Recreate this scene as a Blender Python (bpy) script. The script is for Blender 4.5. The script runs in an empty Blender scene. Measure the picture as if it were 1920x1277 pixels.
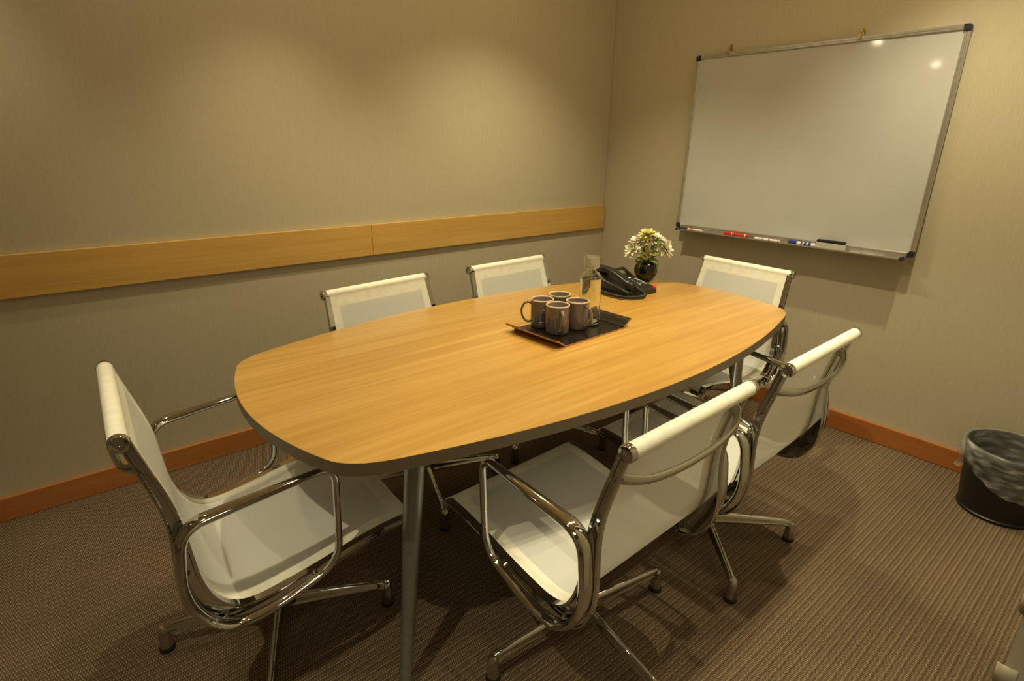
import bpy, bmesh, math, random
from math import sin, cos, pi, radians, sqrt, atan2
from mathutils import Vector, Matrix, Quaternion
random.seed(7)
scene = bpy.context.scene
COL = scene.collection

# ------------------------------------------------------------------ camera, light, exposure
CAM_POS = Vector((-2.9204, -2.5675, 1.3466))
YAW, PITCH, ROLL, FPX = 0.8767, -0.3343, 0.0110, 1059.3
fwd = Vector((cos(YAW) * cos(PITCH), sin(YAW) * cos(PITCH), sin(PITCH)))
rgt = Vector((sin(YAW), -cos(YAW), 0)); upv = rgt.cross(fwd)
cr, sr = cos(ROLL), sin(ROLL)
rgt, upv = cr * rgt + sr * upv, -sr * rgt + cr * upv
cam = bpy.data.objects.new('camera', bpy.data.cameras.new('camera'))
COL.objects.link(cam)
cam.data.sensor_width = 36.0
cam.data.lens = FPX * 36.0 / 1920.0
cam.data.clip_start = 0.02
M = Matrix((rgt, upv, -fwd)).transposed().to_4x4(); M.translation = CAM_POS
cam.matrix_world = M
scene.camera = cam

world = bpy.data.worlds.new('world'); scene.world = world; world.use_nodes = True
world.node_tree.nodes['Background'].inputs[0].default_value = (1.0, 0.86, 0.62, 1)
world.node_tree.nodes['Background'].inputs[1].default_value = 0.02
scene.view_settings.view_transform = 'Standard'
scene.view_settings.look = 'None'
scene.view_settings.gamma = 1.0
scene.view_settings.use_curve_mapping = False
scene.view_settings.exposure = 0.02

CEIL = 2.45
WARM = (1.0, 0.86, 0.52)
# recessed ceiling spots: x, y, watts, cone angle, colour, edge softness
SPOTS = [
    (-0.54, -1.88, 68, 104, WARM, 0.85, 2.5),
    (-1.01, -1.98, 38, 72, WARM, 0.4, 0),
    (-1.53, -1.98, 48, 72, WARM, 0.4, 0),
    (-1.94, -1.99, 23, 96, WARM, 0.5, 0),
    (-1.02, -0.74, 76, 108, WARM, 0.8, 2.0),
    (-2.08, -0.56, 54, 86, WARM, 0.9, 1.2),
    (-3.11, -0.32, 19, 70, WARM, 0.8, 0),
    (-4.345, -0.442, 10, 66, WARM, 0.8, 0),
    (-3.40, -1.98, 58, 88, WARM, 0.5, 0),
    (-2.47, -1.99, 16, 80, WARM, 0.4, 0),
]
# corridor ceiling light beyond the doorway, a little cooler than the room's lamps
la = bpy.data.lights.new('corridor_light', 'AREA'); la.shape = 'RECTANGLE'; la.size = 1.2; la.size_y = 0.5
la.energy = 9; la.color = (1.0, 0.90, 0.62)
lo = bpy.data.objects.new('corridor_light', la); COL.objects.link(lo); lo.location = (-3.6, -3.3, 2.42)

# ------------------------------------------------------------------ materials
def lin(r, g, b):
    f = lambda c: (c / 255 / 12.92) if c / 255 <= 0.04045 else ((c / 255 + 0.055) / 1.055) ** 2.4
    return (f(r), f(g), f(b), 1)

class NT:
    def __init__(s, name):
        s.m = bpy.data.materials.new(name); s.m.use_nodes = True
        s.t = s.m.node_tree; s.b = s.t.nodes['Principled BSDF']; s.o = s.t.nodes['Material Output']
    def n(s, typ, **kw):
        nd = s.t.nodes.new(typ)
        for k, v in kw.items():
            if k.startswith('i_'):
                nd.inputs[k[2:].replace('_', ' ')].default_value = v
            else: setattr(nd, k, v)
        return nd
    def l(s, a, b): s.t.links.new(a, b)
    def math(s, op, a, b=None, c=None):
        nd = s.n('ShaderNodeMath', operation=op)
        for i, x in enumerate((a, b, c)):
            if x is None: continue
            if isinstance(x, (int, float)): nd.inputs[i].default_value = x
            else: s.l(x, nd.inputs[i])
        return nd.outputs[0]
    def coord(s, scale=(1, 1, 1), rot=(0, 0, 0), which='Object'):
        tc = s.n('ShaderNodeTexCoord'); mp = s.n('ShaderNodeMapping')
        mp.inputs['Scale'].default_value = scale; mp.inputs['Rotation'].default_value = rot
        s.l(tc.outputs[which], mp.inputs[0]); return mp.outputs[0]
    def noise(s, vec, scale, detail=3, rough=0.5):
        nd = s.n('ShaderNodeTexNoise'); nd.inputs['Scale'].default_value = scale
        nd.inputs['Detail'].default_value = detail; nd.inputs['Roughness'].default_value = rough
        s.l(vec, nd.inputs['Vector']); return nd.outputs['Fac']
    def ramp(s, fac, stops):
        nd = s.n('ShaderNodeValToRGB'); cr_ = nd.color_ramp
        while len(cr_.elements) < len(stops): cr_.elements.new(0.5)
        for e, (p, c) in zip(cr_.elements, stops): e.position = p; e.color = c
        s.l(fac, nd.inputs[0]); return nd.outputs[0]
    def bump(s, h, strength=0.2, dist=0.001):
        nd = s.n('ShaderNodeBump'); nd.inputs['Strength'].default_value = strength
        nd.inputs['Distance'].default_value = dist; s.l(h, nd.inputs['Height'])
        s.l(nd.outputs[0], s.b.inputs['Normal'])

def plain(name, col, rough=0.5, metal=0.0, ior=1.5, var=0.04, coat=0.0):
    m = NT(name); v = m.noise(m.coord(), 40, 2)
    c2 = tuple(min(1, x * (1 + var * 2)) for x in col[:3]) + (1,); c1 = tuple(x * (1 - var) for x in col[:3]) + (1,)
    m.l(m.ramp(v, [(0.3, c1), (0.7, c2)]), m.b.inputs['Base Color'])
    m.b.inputs['Roughness'].default_value = rough; m.b.inputs['Metallic'].default_value = metal
    m.b.inputs['IOR'].default_value = ior
    m.b.inputs['Coat Weight'].default_value = coat
    return m.m

def wall_mat():
    m = NT('woven_wallpaper')
    a = m.noise(m.coord((420, 420, 40)), 1.0, 2, 0.6)
    b = m.noise(m.coord((170, 170, 9)), 1.0, 2, 0.5)
    f = m.math('ADD', m.math('MULTIPLY', a, 0.6), m.math('MULTIPLY', b, 0.4))
    m.l(m.ramp(f, [(0.25, (0.47, 0.420, 0.308, 1)), (0.75, (0.57, 0.522, 0.394, 1))]), m.b.inputs['Base Color'])
    m.b.inputs['Roughness'].default_value = 0.62
    m.bump(f, 0.2, 0.0007)
    return m.m

def wood_mat(name, dark, mid, light, axis=0, scale=1.0, rough=0.35, coat=0.1, ior=1.5):
    m = NT(name)
    s1 = [55, 55, 55]; s1[axis] = 1.6
    s2 = [320, 320, 320]; s2[axis] = 4
    s3 = [9, 9, 9]; s3[axis] = 0.9
    a = m.noise(m.coord([x * scale for x in s1]), 1.0, 3, 0.55)
    b = m.noise(m.coord([x * scale for x in s2]), 1.0, 2, 0.5)
    c = m.noise(m.coord([x * scale for x in s3]), 1.0, 3, 0.6)
    f = m.math('ADD', m.math('ADD', m.math('MULTIPLY', a, 0.42), m.math('MULTIPLY', b, 0.18)), m.math('MULTIPLY', c, 0.40))
    m.l(m.ramp(f, [(0.34, dark), (0.5, mid), (0.66, light)]), m.b.inputs['Base Color'])
    m.b.inputs['Roughness'].default_value = rough
    m.b.inputs['Coat Weight'].default_value = coat; m.b.inputs['Coat Roughness'].default_value = 0.28
    m.b.inputs['IOR'].default_value = ior; m.b.inputs['Coat IOR'].default_value = ior
    m.bump(b, 0.05, 0.0005)
    return m.m

def carpet_mat():
    m = NT('ribbed_carpet')
    tc = m.n('ShaderNodeTexCoord'); sp = m.n('ShaderNodeSeparateXYZ'); m.l(tc.outputs['Object'], sp.inputs[0])
    x, y = sp.outputs[0], sp.outputs[1]
    wob = m.noise(m.coord((30, 30, 30)), 1.0, 2)
    row = m.math('MULTIPLY', m.math('ADD', y, m.math('MULTIPLY', wob, 0.003)), 2 * pi / 0.0107)
    rows = m.math('ADD', m.math('MULTIPLY', m.math('SINE', row), 0.5), 0.5)
    half = m.math('ADD', m.math('MULTIPLY', m.math('SINE', m.math('MULTIPLY', row, 0.5)), 0.5), 0.5)
    # every other row shifts half a loop
    par = m.math('MULTIPLY', m.math('SIGN', m.math('SINE', m.math('MULTIPLY', row, 0.5))), pi / 2)
    cols = m.math('ADD', m.math('MULTIPLY', m.math('SINE', m.math('ADD', m.math('MULTIPLY', x, 2 * pi / 0.0066), par)), 0.5), 0.5)
    h = m.math('MULTIPLY', m.math('ADD', m.math('MULTIPLY', cols, 0.78), 0.22), m.math('ADD', m.math('MULTIPLY', rows, 0.46), m.math('ADD', m.math('MULTIPLY', half, 0.26), 0.33)))
    fine = m.noise(m.coord((210, 120, 100)), 1.0, 3, 0.6)
    big = m.noise(m.coord((2.2, 3.5, 1)), 1.0, 3)
    f = m.math('ADD', m.math('ADD', m.math('MULTIPLY', h, 0.52), m.math('MULTIPLY', fine, 0.50)), m.math('MULTIPLY', big, 0.16))
    m.l(m.ramp(f, [(0.24, (0.032, 0.0225, 0.0155, 1)), (0.55, (0.116, 0.082, 0.053, 1)), (0.88, (0.36, 0.268, 0.175, 1))]), m.b.inputs['Base Color'])
    m.b.inputs['Roughness'].default_value = 0.95
    m.b.inputs['Specular IOR Level'].default_value = 0.1
    m.bump(h, 0.5, 0.0025)
    return m.m

def mesh_fabric():
    m = NT('open_mesh_fabric')
    m.b.inputs['Base Color'].default_value = (0.85, 0.865, 0.85, 1); m.b.inputs['Roughness'].default_value = 0.45
    w = m.coord((1, 1, 1))
    a = m.n('ShaderNodeTexWave', wave_type='BANDS', bands_direction='Y'); a.inputs['Scale'].default_value = 130; m.l(w, a.inputs[0])
    b = m.n('ShaderNodeTexWave', wave_type='BANDS', bands_direction='Z'); b.inputs['Scale'].default_value = 130; m.l(w, b.inputs[0])
    f = m.math('ADD', a.outputs['Fac'], b.outputs['Fac'])
    m.bump(f, 0.1, 0.0004)
    tr = m.n('ShaderNodeBsdfTransparent'); tl = m.n('ShaderNodeBsdfTranslucent'); tl.inputs[0].default_value = (0.76, 0.75, 0.68, 1)
    m1 = m.n('ShaderNodeMixShader'); m1.inputs[0].default_value = 0.17; m.l(m.b.outputs[0], m1.inputs[1]); m.l(tl.outputs[0], m1.inputs[2])
    m2 = m.n('ShaderNodeMixShader'); m2.inputs[0].default_value = 0.09; m.l(m1.outputs[0], m2.inputs[1]); m.l(tr.outputs[0], m2.inputs[2])
    m.l(m2.outputs[0], m.o.inputs[0])
    return m.m

def glass(name, col=(1, 1, 1, 1), ior=1.45, rough=0.0):
    m = NT(name); m.b.inputs['Base Color'].default_value = col
    m.b.inputs['Transmission Weight'].default_value = 1.0; m.b.inputs['IOR'].default_value = ior
    m.b.inputs['Roughness'].default_value = rough
    v = m.noise(m.coord(), 6, 1); m.bump(v, 0.01, 0.0003)
    return m.m

def film_mat():
    m = NT('clear_plastic_film')
    m.b.inputs['Base Color'].default_value = (0.72, 0.74, 0.72, 1); m.b.inputs['Roughness'].default_value = 0.22
    tr = m.n('ShaderNodeBsdfTransparent'); tr.inputs[0].default_value = (0.93, 0.94, 0.93, 1)
    v = m.noise(m.coord((14, 14, 60)), 1.0, 3)
    fac = m.ramp(v, [(0.35, (0.90, 0.90, 0.90, 1)), (0.5, (0.84, 0.84, 0.84, 1)), (0.72, (0.55, 0.55, 0.55, 1))])
    mx = m.n('ShaderNodeMixShader'); m.l(fac, mx.inputs[0]); m.l(m.b.outputs[0], mx.inputs[1]); m.l(tr.outputs[0], mx.inputs[2])
    m.l(mx.outputs[0], m.o.inputs[0])
    m.bump(m.noise(m.coord((60, 60, 25)), 1.0, 3), 0.5, 0.003)
    return m.m

def emit(name, col, st):
    m = NT(name); m.b.inputs['Base Color'].default_value = (0.8, 0.8, 0.8, 1)
    m.b.inputs['Emission Color'].default_value = col; m.b.inputs['Emission Strength'].default_value = st
    return m.m

def board_mat():
    m = NT('enamel_board'); v = m.noise(m.coord((6, 3, 3)), 1.0, 3)
    m.l(m.ramp(v, [(0.3, (0.50, 0.515, 0.52, 1)), (0.7, (0.55, 0.565, 0.57, 1))]), m.b.inputs['Base Color'])
    m.b.inputs['Roughness'].default_value = 0.06; m.b.inputs['IOR'].default_value = 1.5
    m.bump(m.noise(m.coord((1, 40, 40)), 1.0, 2), 0.02, 0.0004)
    return m.m

def petal_mat(name, base, tip):
    m = NT(name); m.b.inputs['Roughness'].default_value = 0.5
    v = m.noise(m.coord((60, 60, 60)), 1.0, 2)
    m.l(m.ramp(v, [(0.3, base), (0.7, tip)]), m.b.inputs['Base Color'])
    m.b.inputs['Subsurface Weight'].default_value = 0.15; m.b.inputs['Subsurface Radius'].default_value = (0.01, 0.01, 0.006)
    return m.m

MT = dict(
    wall=wall_mat(),
    ceiling=plain('matt_ceiling_paint', (0.74, 0.65, 0.44, 1), 0.9, var=0.02),
    carpet=carpet_mat(),
    trim=wood_mat('beech_trim', (0.37, 0.130, 0.033, 1), (0.43, 0.160, 0.042, 1), (0.50, 0.200, 0.06, 1), axis=0, rough=0.38),
    trimy=wood_mat('beech_trim_long', (0.36, 0.118, 0.030, 1), (0.41, 0.143, 0.036, 1), (0.47, 0.175, 0.05, 1), axis=1, rough=0.38),
    rail=wood_mat('maple_rail', (0.55, 0.31, 0.075, 1), (0.64, 0.385, 0.10, 1), (0.73, 0.46, 0.135, 1), axis=0, rough=0.4),
    table=wood_mat('maple_laminate', (0.40, 0.205, 0.036, 1), (0.49, 0.272, 0.058, 1), (0.60, 0.365, 0.105, 1), axis=0, rough=0.30, coat=0.6, ior=1.5),
    edge=plain('taupe_edge_band', (0.12, 0.088, 0.052, 1), 0.5),
    leg=plain('silver_powder_coat', (0.30, 0.31, 0.30, 1), 0.32, 0.75),
    chrome=plain('polished_chrome', (0.57, 0.57, 0.565, 1), 0.05, 1.0, var=0.01),
    mesh=mesh_fabric(),
    hem=plain('cream_hem', (0.86, 0.855, 0.77, 1), 0.55),
    rubber=plain('black_rubber', (0.012, 0.012, 0.012, 1), 0.5),
    blackp=plain('black_phone_plastic', (0.014, 0.015, 0.016, 1), 0.33),
    gloss_black=plain('gloss_black_ceramic', (0.006, 0.006, 0.007, 1), 0.12),
    alu=plain('anodised_aluminium', (0.52, 0.51, 0.48, 1), 0.38, 0.85),
    navycap=plain('dark_corner_plastic', (0.012, 0.014, 0.028, 1), 0.4),
    board=board_mat(),
    brass=plain('brass', (0.55, 0.40, 0.16, 1), 0.25, 1.0),
    mug=plain('brown_glaze', (0.125, 0.092, 0.080, 1), 0.12, coat=0.3),
    mugin=plain('brown_inside_glaze', (0.27, 0.195, 0.17, 1), 0.18, coat=0.3),
    rim=plain('unglazed_cream_rim', (0.62, 0.50, 0.33, 1), 0.4),
    white=plain('white_print', (0.75, 0.75, 0.73, 1), 0.5),
    traytop=wood_mat('black_stained_ply', (0.005, 0.004, 0.003, 1), (0.010, 0.007, 0.005, 1), (0.028, 0.019, 0.012, 1), axis=1, rough=0.22),
    ply=plain('ply_edge', (0.36, 0.17, 0.07, 1), 0.5),
    glass=glass('clear_glass', (0.97, 0.99, 0.97, 1), 1.46),
    water=glass('water', (0.98, 1, 0.99, 1), 1.33),
    film=film_mat(),
    frost=plain('frosted_core', (0.78, 0.72, 0.62, 1), 0.35),
    bin=plain('black_bin_plastic', (0.008, 0.008, 0.009, 1), 0.42),
    red=plain('red_plastic', (0.55, 0.02, 0.015, 1), 0.35),
    redlamp=plain('red_lens', (0.65, 0.02, 0.02, 1), 0.2),
    blue=plain('blue_plastic', (0.012, 0.03, 0.28, 1), 0.35),
    navy=plain('navy_plastic', (0.012, 0.02, 0.09, 1), 0.35),
    orange=plain('orange_print', (0.65, 0.25, 0.04, 1), 0.5),
    felt=plain('black_felt', (0.008, 0.008, 0.01, 1), 0.95),
    lightgrey=plain('light_grey_plastic', (0.55, 0.54, 0.48, 1), 0.4),
    display=plain('olive_display', (0.10, 0.12, 0.035, 1), 0.15),
    greykey=plain('grey_key', (0.32, 0.34, 0.33, 1), 0.4),
    petal=petal_mat('white_petal', (0.78, 0.77, 0.60, 1), (0.86, 0.85, 0.74, 1)),
    petaly=petal_mat('yellow_petal', (0.75, 0.70, 0.20, 1), (0.82, 0.78, 0.36, 1)),
    leaf=petal_mat('leaf_green', (0.11, 0.22, 0.025, 1), (0.24, 0.36, 0.05, 1)),
    leaf2=petal_mat('olive_leaf', (0.17, 0.16, 0.02, 1), (0.25, 0.22, 0.035, 1)),
    stem=plain('stem_green', (0.22, 0.32, 0.05, 1), 0.5),
    lamp=emit('lamp_glow', (1.0, 0.86, 0.6, 1), 60),
    jamb=plain('beige_frame_paint', (0.42, 0.37, 0.26, 1), 0.5),
    steel=plain('satin_steel', (0.48, 0.43, 0.31, 1), 0.45, 0.2),
)

# ------------------------------------------------------------------ helpers
def obj(name, bm, mat, parent=None, smooth=40, loc=None, bevel=0, solid=0, subsurf=0):
    me = bpy.data.meshes.new(name)
    bmesh.ops.recalc_face_normals(bm, faces=bm.faces)
    bm.to_mesh(me); bm.free()
    mats = mat if isinstance(mat, (list, tuple)) else [mat]
    for m in mats: me.materials.append(MT[m] if isinstance(m, str) else m)
    if smooth:
        me.shade_smooth()
        if smooth < 180: me.set_sharp_from_angle(angle=radians(smooth))
    o = bpy.data.objects.new(name, me); COL.objects.link(o)
    if parent: o.parent = parent
    if loc: o.location = loc
    if solid:
        md = o.modifiers.new('thick', 'SOLIDIFY'); md.thickness = solid; md.offset = 0
    if bevel:
        md = o.modifiers.new('bevel', 'BEVEL'); md.width = bevel; md.segments = 2; md.limit_method = 'ANGLE'; md.angle_limit = radians(50)
    if subsurf:
        md = o.modifiers.new('sub', 'SUBSURF'); md.levels = subsurf; md.render_levels = subsurf
    return o

def thing(name, label, cat, loc=(0, 0, 0), rz=0.0, group=None):
    o = bpy.data.objects.new(name, None); COL.objects.link(o)
    o.empty_display_size = 0.05
    o.location = loc; o.rotation_euler = (0, 0, rz); tag(o, label, cat, group); return o

def tag(o, label, cat, group=None):
    o['label'] = label; o['category'] = cat
    if group: o['group'] = group
    return o

def struct(o): o['kind'] = 'structure'; return o

def box(bm, x0, x1, y0, y1, z0, z1):
    v = [bm.verts.new((x, y, z)) for z in (z0, z1) for x, y in ((x0, y0), (x1, y0), (x1, y1), (x0, y1))]
    for f in ((3, 2, 1, 0), (4, 5, 6, 7), (0, 1, 5, 4), (1, 2, 6, 5), (2, 3, 7, 6), (3, 0, 4, 7)):
        bm.faces.new([v[i] for i in f])
    return v

def bx(*a):
    bm = bmesh.new(); box(bm, *a); return bm

def lathe(bm, prof, n=32, cx=0, cy=0, cz=0, mat=0, mats=None):
    rings = []
    for r, z in prof:
        if r < 1e-6: rings.append([bm.verts.new((cx, cy, cz + z))])
        else: rings.append([bm.verts.new((cx + r * cos(2 * pi * i / n), cy + r * sin(2 * pi * i / n), cz + z)) for i in range(n)])
    for k in range(len(rings) - 1):
        a, b = rings[k], rings[k + 1]
        mi = mats[k] if mats else mat
        for i in range(n):
            j = (i + 1) % n
            if len(a) == 1 and len(b) == 1: continue
            if len(a) == 1: f = bm.faces.new((a[0], b[j], b[i]))
            elif len(b) == 1: f = bm.faces.new((a[i], a[j], b[0]))
            else: f = bm.faces.new((a[i], a[j], b[j], b[i]))
            f.material_index = mi
    return rings

def catmull(pts, per=8, closed=False):
    P = [Vector(p) for p in pts]; n = len(P); out = []
    rng = n if closed else n - 1
    for i in range(rng):
        if closed: p0, p1, p2, p3 = P[(i - 1) % n], P[i], P[(i + 1) % n], P[(i + 2) % n]
        else: p0, p1, p2, p3 = P[max(i - 1, 0)], P[i], P[i + 1], P[min(i + 2, n - 1)]
        for k in range(per):
            t = k / per
            out.append(0.5 * ((2 * p1) + (p2 - p0) * t + (2 * p0 - 5 * p1 + 4 * p2 - p3) * t * t + (3 * p1 - p0 - 3 * p2 + p3) * t ** 3))
    if not closed: out.append(P[-1].copy())
    return out

def roundpoly(pts, rad, n=5, closed=True):
    """polyline with rounded corners (quadratic fillets)"""
    P = [Vector(p) for p in pts]; N = len(P); out = []
    for i in range(N):
        if not closed and i in (0, N - 1): out.append(P[i]); continue
        a, b, c = P[i - 1], P[i], P[(i + 1) % N]
        r = rad[i] if isinstance(rad, (list, tuple)) else rad
        d1 = min(r, (a - b).length * 0.49); d2 = min(r, (c - b).length * 0.49)
        s = b + (a - b).normalized() * d1; e = b + (c - b).normalized() * d2
        for k in range(n + 1):
            t = k / n; out.append((1 - t) ** 2 * s + 2 * t * (1 - t) * b + t * t * e)
    return out

def tube(bm, path, r, n=10, closed=False, up=None, squash=1.0, caps=True, mat=0):
    """sweep of an elliptical section; r number or list; squash scales the side axis; up fixes the section frame"""
    P = [Vector(p) for p in path]; N = len(P); R = r if isinstance(r, (list, tuple)) else [r] * N
    SQ = squash if isinstance(squash, (list, tuple)) else [squash] * N
    rings = []; prev = None
    for i in range(N):
        if closed: t = (P[(i + 1) % N] - P[i - 1])
        else: t = P[min(i + 1, N - 1)] - P[max(i - 1, 0)]
        t.normalize()
        if up is not None: u = Vector(up)
        elif prev is None: u = Vector((0, 0, 1)) if abs(t.z) < 0.9 else Vector((1, 0, 0))
        else: u = prev
        u = (u - t * u.dot(t)).normalized(); prev = u
        w = t.cross(u)
        rings.append([bm.verts.new(P[i] + R[i] * (cos(2 * pi * k / n) * u + SQ[i] * sin(2 * pi * k / n) * w)) for k in range(n)])
    for i in range(N if closed else N - 1):
        a, b = rings[i], rings[(i + 1) % N]
        for k in range(n):
            f = bm.faces.new((a[k], a[(k + 1) % n], b[(k + 1) % n], b[k])); f.material_index = mat
    if caps and not closed:
        bm.faces.new(rings[0][::-1]).material_index = mat; bm.faces.new(rings[-1]).material_index = mat
    return rings

def prism(bm, poly, z0, z1, mat_side=0, mat_top=0):
    a = [bm.verts.new((p[0], p[1], z0)) for p in poly]; b = [bm.verts.new((p[0], p[1], z1)) for p in poly]
    n = len(poly)
    bm.faces.new(a[::-1]).material_index = mat_side
    bm.faces.new(b).material_index = mat_top
    for i in range(n): bm.faces.new((a[i], a[(i + 1) % n], b[(i + 1) % n], b[i])).material_index = mat_side

def copy_tree(o, parent=None):
    c = o.copy(); COL.objects.link(c)
    if parent: c.parent = parent
    for ch in list(o.children): copy_tree(ch, c)
    return c

# ------------------------------------------------------------------ the room
XL, YN = -5.2, -2.556        # far end wall, inner face of the wall with the doorway
struct(obj('floor', bx(XL, 0.0, -4.4, 0.0, -0.1, 0.0), 'carpet', smooth=0))
struct(obj('ceiling', bx(XL, 0.15, -4.4, 0.15, CEIL, CEIL + 0.1), 'ceiling', smooth=0))
struct(obj('wall_left', bx(XL - 0.15, 0.15, 0.0, 0.15, -0.1, CEIL), 'wall', smooth=0))
struct(obj('wall_right', bx(0.0, 0.15, -4.4, 0.0, -0.1, CEIL), 'wall', smooth=0))
struct(obj('wall_rear', bx(XL - 0.15, XL, -4.4, 0.0, -0.1, CEIL), 'wall', smooth=0))
DX0, DX1 = -3.35, -2.31
bm = bmesh.new()
box(bm, DX1, -0.0005, YN - 0.13, YN, 0.0, CEIL); box(bm, XL, DX0, YN - 0.13, YN, 0.0, CEIL); box(bm, DX0, DX1, YN - 0.13, YN, 2.1, CEIL)
struct(obj('wall_front', bm, 'wall', smooth=0))
struct(obj('wall_corridor', bx(XL, 0.0, -4.55, -4.4, -0.1, CEIL), 'wall', smooth=0))

# door jamb strike lips on the free end of the near wall
bm = bmesh.new()
for z in (0.882, 0.966):
    pts = [(DX1 - 0.0005, YN - 0.010, z), (DX1 - 0.002, YN - 0.004, z), (DX1 - 0.001, YN + 0.003, z), (DX1 + 0.006, YN + 0.0045, z)]
    P = catmull(pts, 5); H = [0.022, 0.022, 0.020, 0.016]
    rows = []
    for i, p in enumerate(P):
        h = 0.013 - 0.006 * (i / (len(P) - 1)) ** 3
        rows.append([bm.verts.new((p.x, p.y, p.z - h)), bm.verts.new((p.x, p.y, p.z + h))])
    for a, b in zip(rows, rows[1:]): bm.faces.new((a[0], a[1], b[1], b[0]))
struct(obj('trim_5', bm, 'steel', solid=0.002))

# skirting boards and the wall rail
def skirting(name, x0, x1, y0, y1, h, mat): return struct(obj(name, bx(x0, x1, y0, y1, 0.0005, h), mat, smooth=0, bevel=0.003))
skirting('baseboard_left', XL, -0.019, -0.018, -0.0002, 0.0951, 'trim')
skirting('baseboard_right', -0.018, -0.0002, YN + 0.001, -0.0002, 0.0951, 'trimy')
for i, (x0, x1) in enumerate(((-0.752 - 0.004 - 0.93, -0.012), (-4.2, -0.752 - 0.0055 - 0.93))):
    struct(obj('trim_%d' % (i + 1), bx(x0, x1, -0.018, -0.0002, 0.8255, 0.9747), 'rail', smooth=0, bevel=0.002))
# pale seam bead in the wall corner
struct(obj('trim_3', bx(-0.003, -0.0003, -0.003, -0.0003, 0.0955, CEIL), 'jamb', smooth=0))

# recessed downlights
WHERE = ['over the bin side of the whiteboard', 'over the far chair on the near side', 'over the middle of the near side', 'over the nearest chair on the near side',
         'over the second chair by the long wall', 'over the first chair by the long wall', 'over the left end chair', 'at the far left end of the room', 'left of the end chair, just inside the doorway', 'between the nearest chair and the end chair']
for (x, y, w, ang, col, soft, wall_fill), wh in zip(SPOTS, WHERE):
    t = thing('ceiling_downlight', 'round recessed ceiling downlight ' + wh, 'ceiling light', (x, y, CEIL), group=None)
    bm = bmesh.new(); lathe(bm, [(0.036, -0.0005), (0.036, -0.004), (0.046, -0.006), (0.050, -0.0005)], 32); obj('trim_ring', bm, 'alu', t)
    bm = bmesh.new(); lathe(bm, [(0.035, -0.003), (0.032, -0.012), (0.020, -0.019), (0.0, -0.022)], 24); obj('lamp_face', bm, 'lamp', t)
    L = bpy.data.lights.new('spot', 'SPOT'); L.energy = w; L.color = col; L.spot_size = radians(ang); L.spot_blend = soft; L.shadow_soft_size = 0.014
    l = bpy.data.objects.new('spot', L); COL.objects.link(l); l.parent = t; l.location = (0, 0, -0.026)
    if wall_fill:   # added point light below the lamp, brightens the upper walls
        L = bpy.data.lights.new('wall_fill', 'POINT'); L.energy = wall_fill; L.color = (1.0, 0.80, 0.38); L.shadow_soft_size = 0.03
        l = bpy.data.objects.new('wall_fill', L); COL.objects.link(l); l.parent = t; l.location = (0, 0, -0.055)

# ------------------------------------------------------------------ chairs
PROF = [(-0.2572, 0.804), (-0.2545, 0.789), (-0.239, 0.735), (-0.216, 0.655), (-0.203, 0.590), (-0.197, 0.520), (-0.190, 0.455), (-0.172, 0.398), (-0.140, 0.358), (-0.095, 0.344),
        (-0.030, 0.350), (0.060, 0.366), (0.150, 0.387), (0.230, 0.400), (0.285, 0.4035), (0.304, 0.4030)]
CUR = [Vector((p.x, p.y)) for p in catmull([(a, b, 0) for a, b in PROF], 5)]
def halfw(z): return 0.250 - 0.020 * max(0, min(1, (z - 0.40) / 0.40))

def chair_sling(hem):
    bm = bmesh.new(); L = [0.0]
    for a, b in zip(CUR, CUR[1:]): L.append(L[-1] + (b - a).length)
    tot = L[-1]; V = [-1, -0.93, -0.855, -0.6, -0.3, 0, 0.3, 0.6, 0.855, 0.93, 1]
    grid = [[None] * len(V) for _ in CUR]
    for i, c in enumerate(CUR):
        hw = halfw(c.y) - 0.009
        for j, v in enumerate(V): grid[i][j] = (c.x, v * hw, c.y)
    vs = {}
    def g(i, j):
        if (i, j) not in vs: vs[(i, j)] = bm.verts.new(grid[i][j])
        return vs[(i, j)]
    for i in range(len(CUR) - 1):
        for j in range(len(V) - 1):
            mid = (L[i] + L[i + 1]) / 2
            ishem = j < 2 or j >= len(V) - 3 + 0 and j > len(V) - 4 or mid < 0.040 or mid > tot - 0.040
            if ishem == hem: bm.faces.new((g(i, j), g(i, j + 1), g(i + 1, j + 1), g(i + 1, j)))
    return bm

def rib(side):
    bm = bmesh.new(); rings = []; N = len(CUR)
    for i, c in enumerate(CUR):
        t = (CUR[min(i + 1, N - 1)] - CUR[max(i - 1, 0)]).normalized(); n = Vector((t.y, -t.x))
        s = i / (N - 1)
        d = 0.019 + 0.031 * math.exp(-((s - 0.50) / 0.17) ** 2) + 0.008 * (1 - abs(2 * s - 1))
        f, w = 0.0095, 0.004; th = min(0.0045, d * 0.3)
        y = side * halfw(c.y)
        sec = [(-0.002, -f), (-0.002, f), (th, f), (th + 0.002, w), (d - th - 0.002, w), (d - th, f * 0.85), (d, f * 0.6), (d, -f * 0.6), (d - th, -f * 0.85), (d - th - 0.002, -w), (th + 0.002, -w), (th, -f)]
        rings.append([bm.verts.new((c.x + n.x * a, y + b, c.y + n.y * a)) for a, b in sec])
    k = len(rings[0])
    for a, b in zip(rings, rings[1:]):
        for q in range(k): bm.faces.new((a[q], a[(q + 1) % k], b[(q + 1) % k], b[q]))
    bm.faces.new(rings[0][::-1]); bm.faces.new(rings[-1])
    return bm

def cyl_y(bm, cx, cz, prof, n=24):
    """lathe about the y axis; prof = (r, y)"""
    R = lathe(bm, prof, n)
    for v in bm.verts:
        x, y, z = v.co; v.co = (x, z, y)
    for v in bm.verts: v.co.x += cx; v.co.z += cz
    return bm

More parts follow.
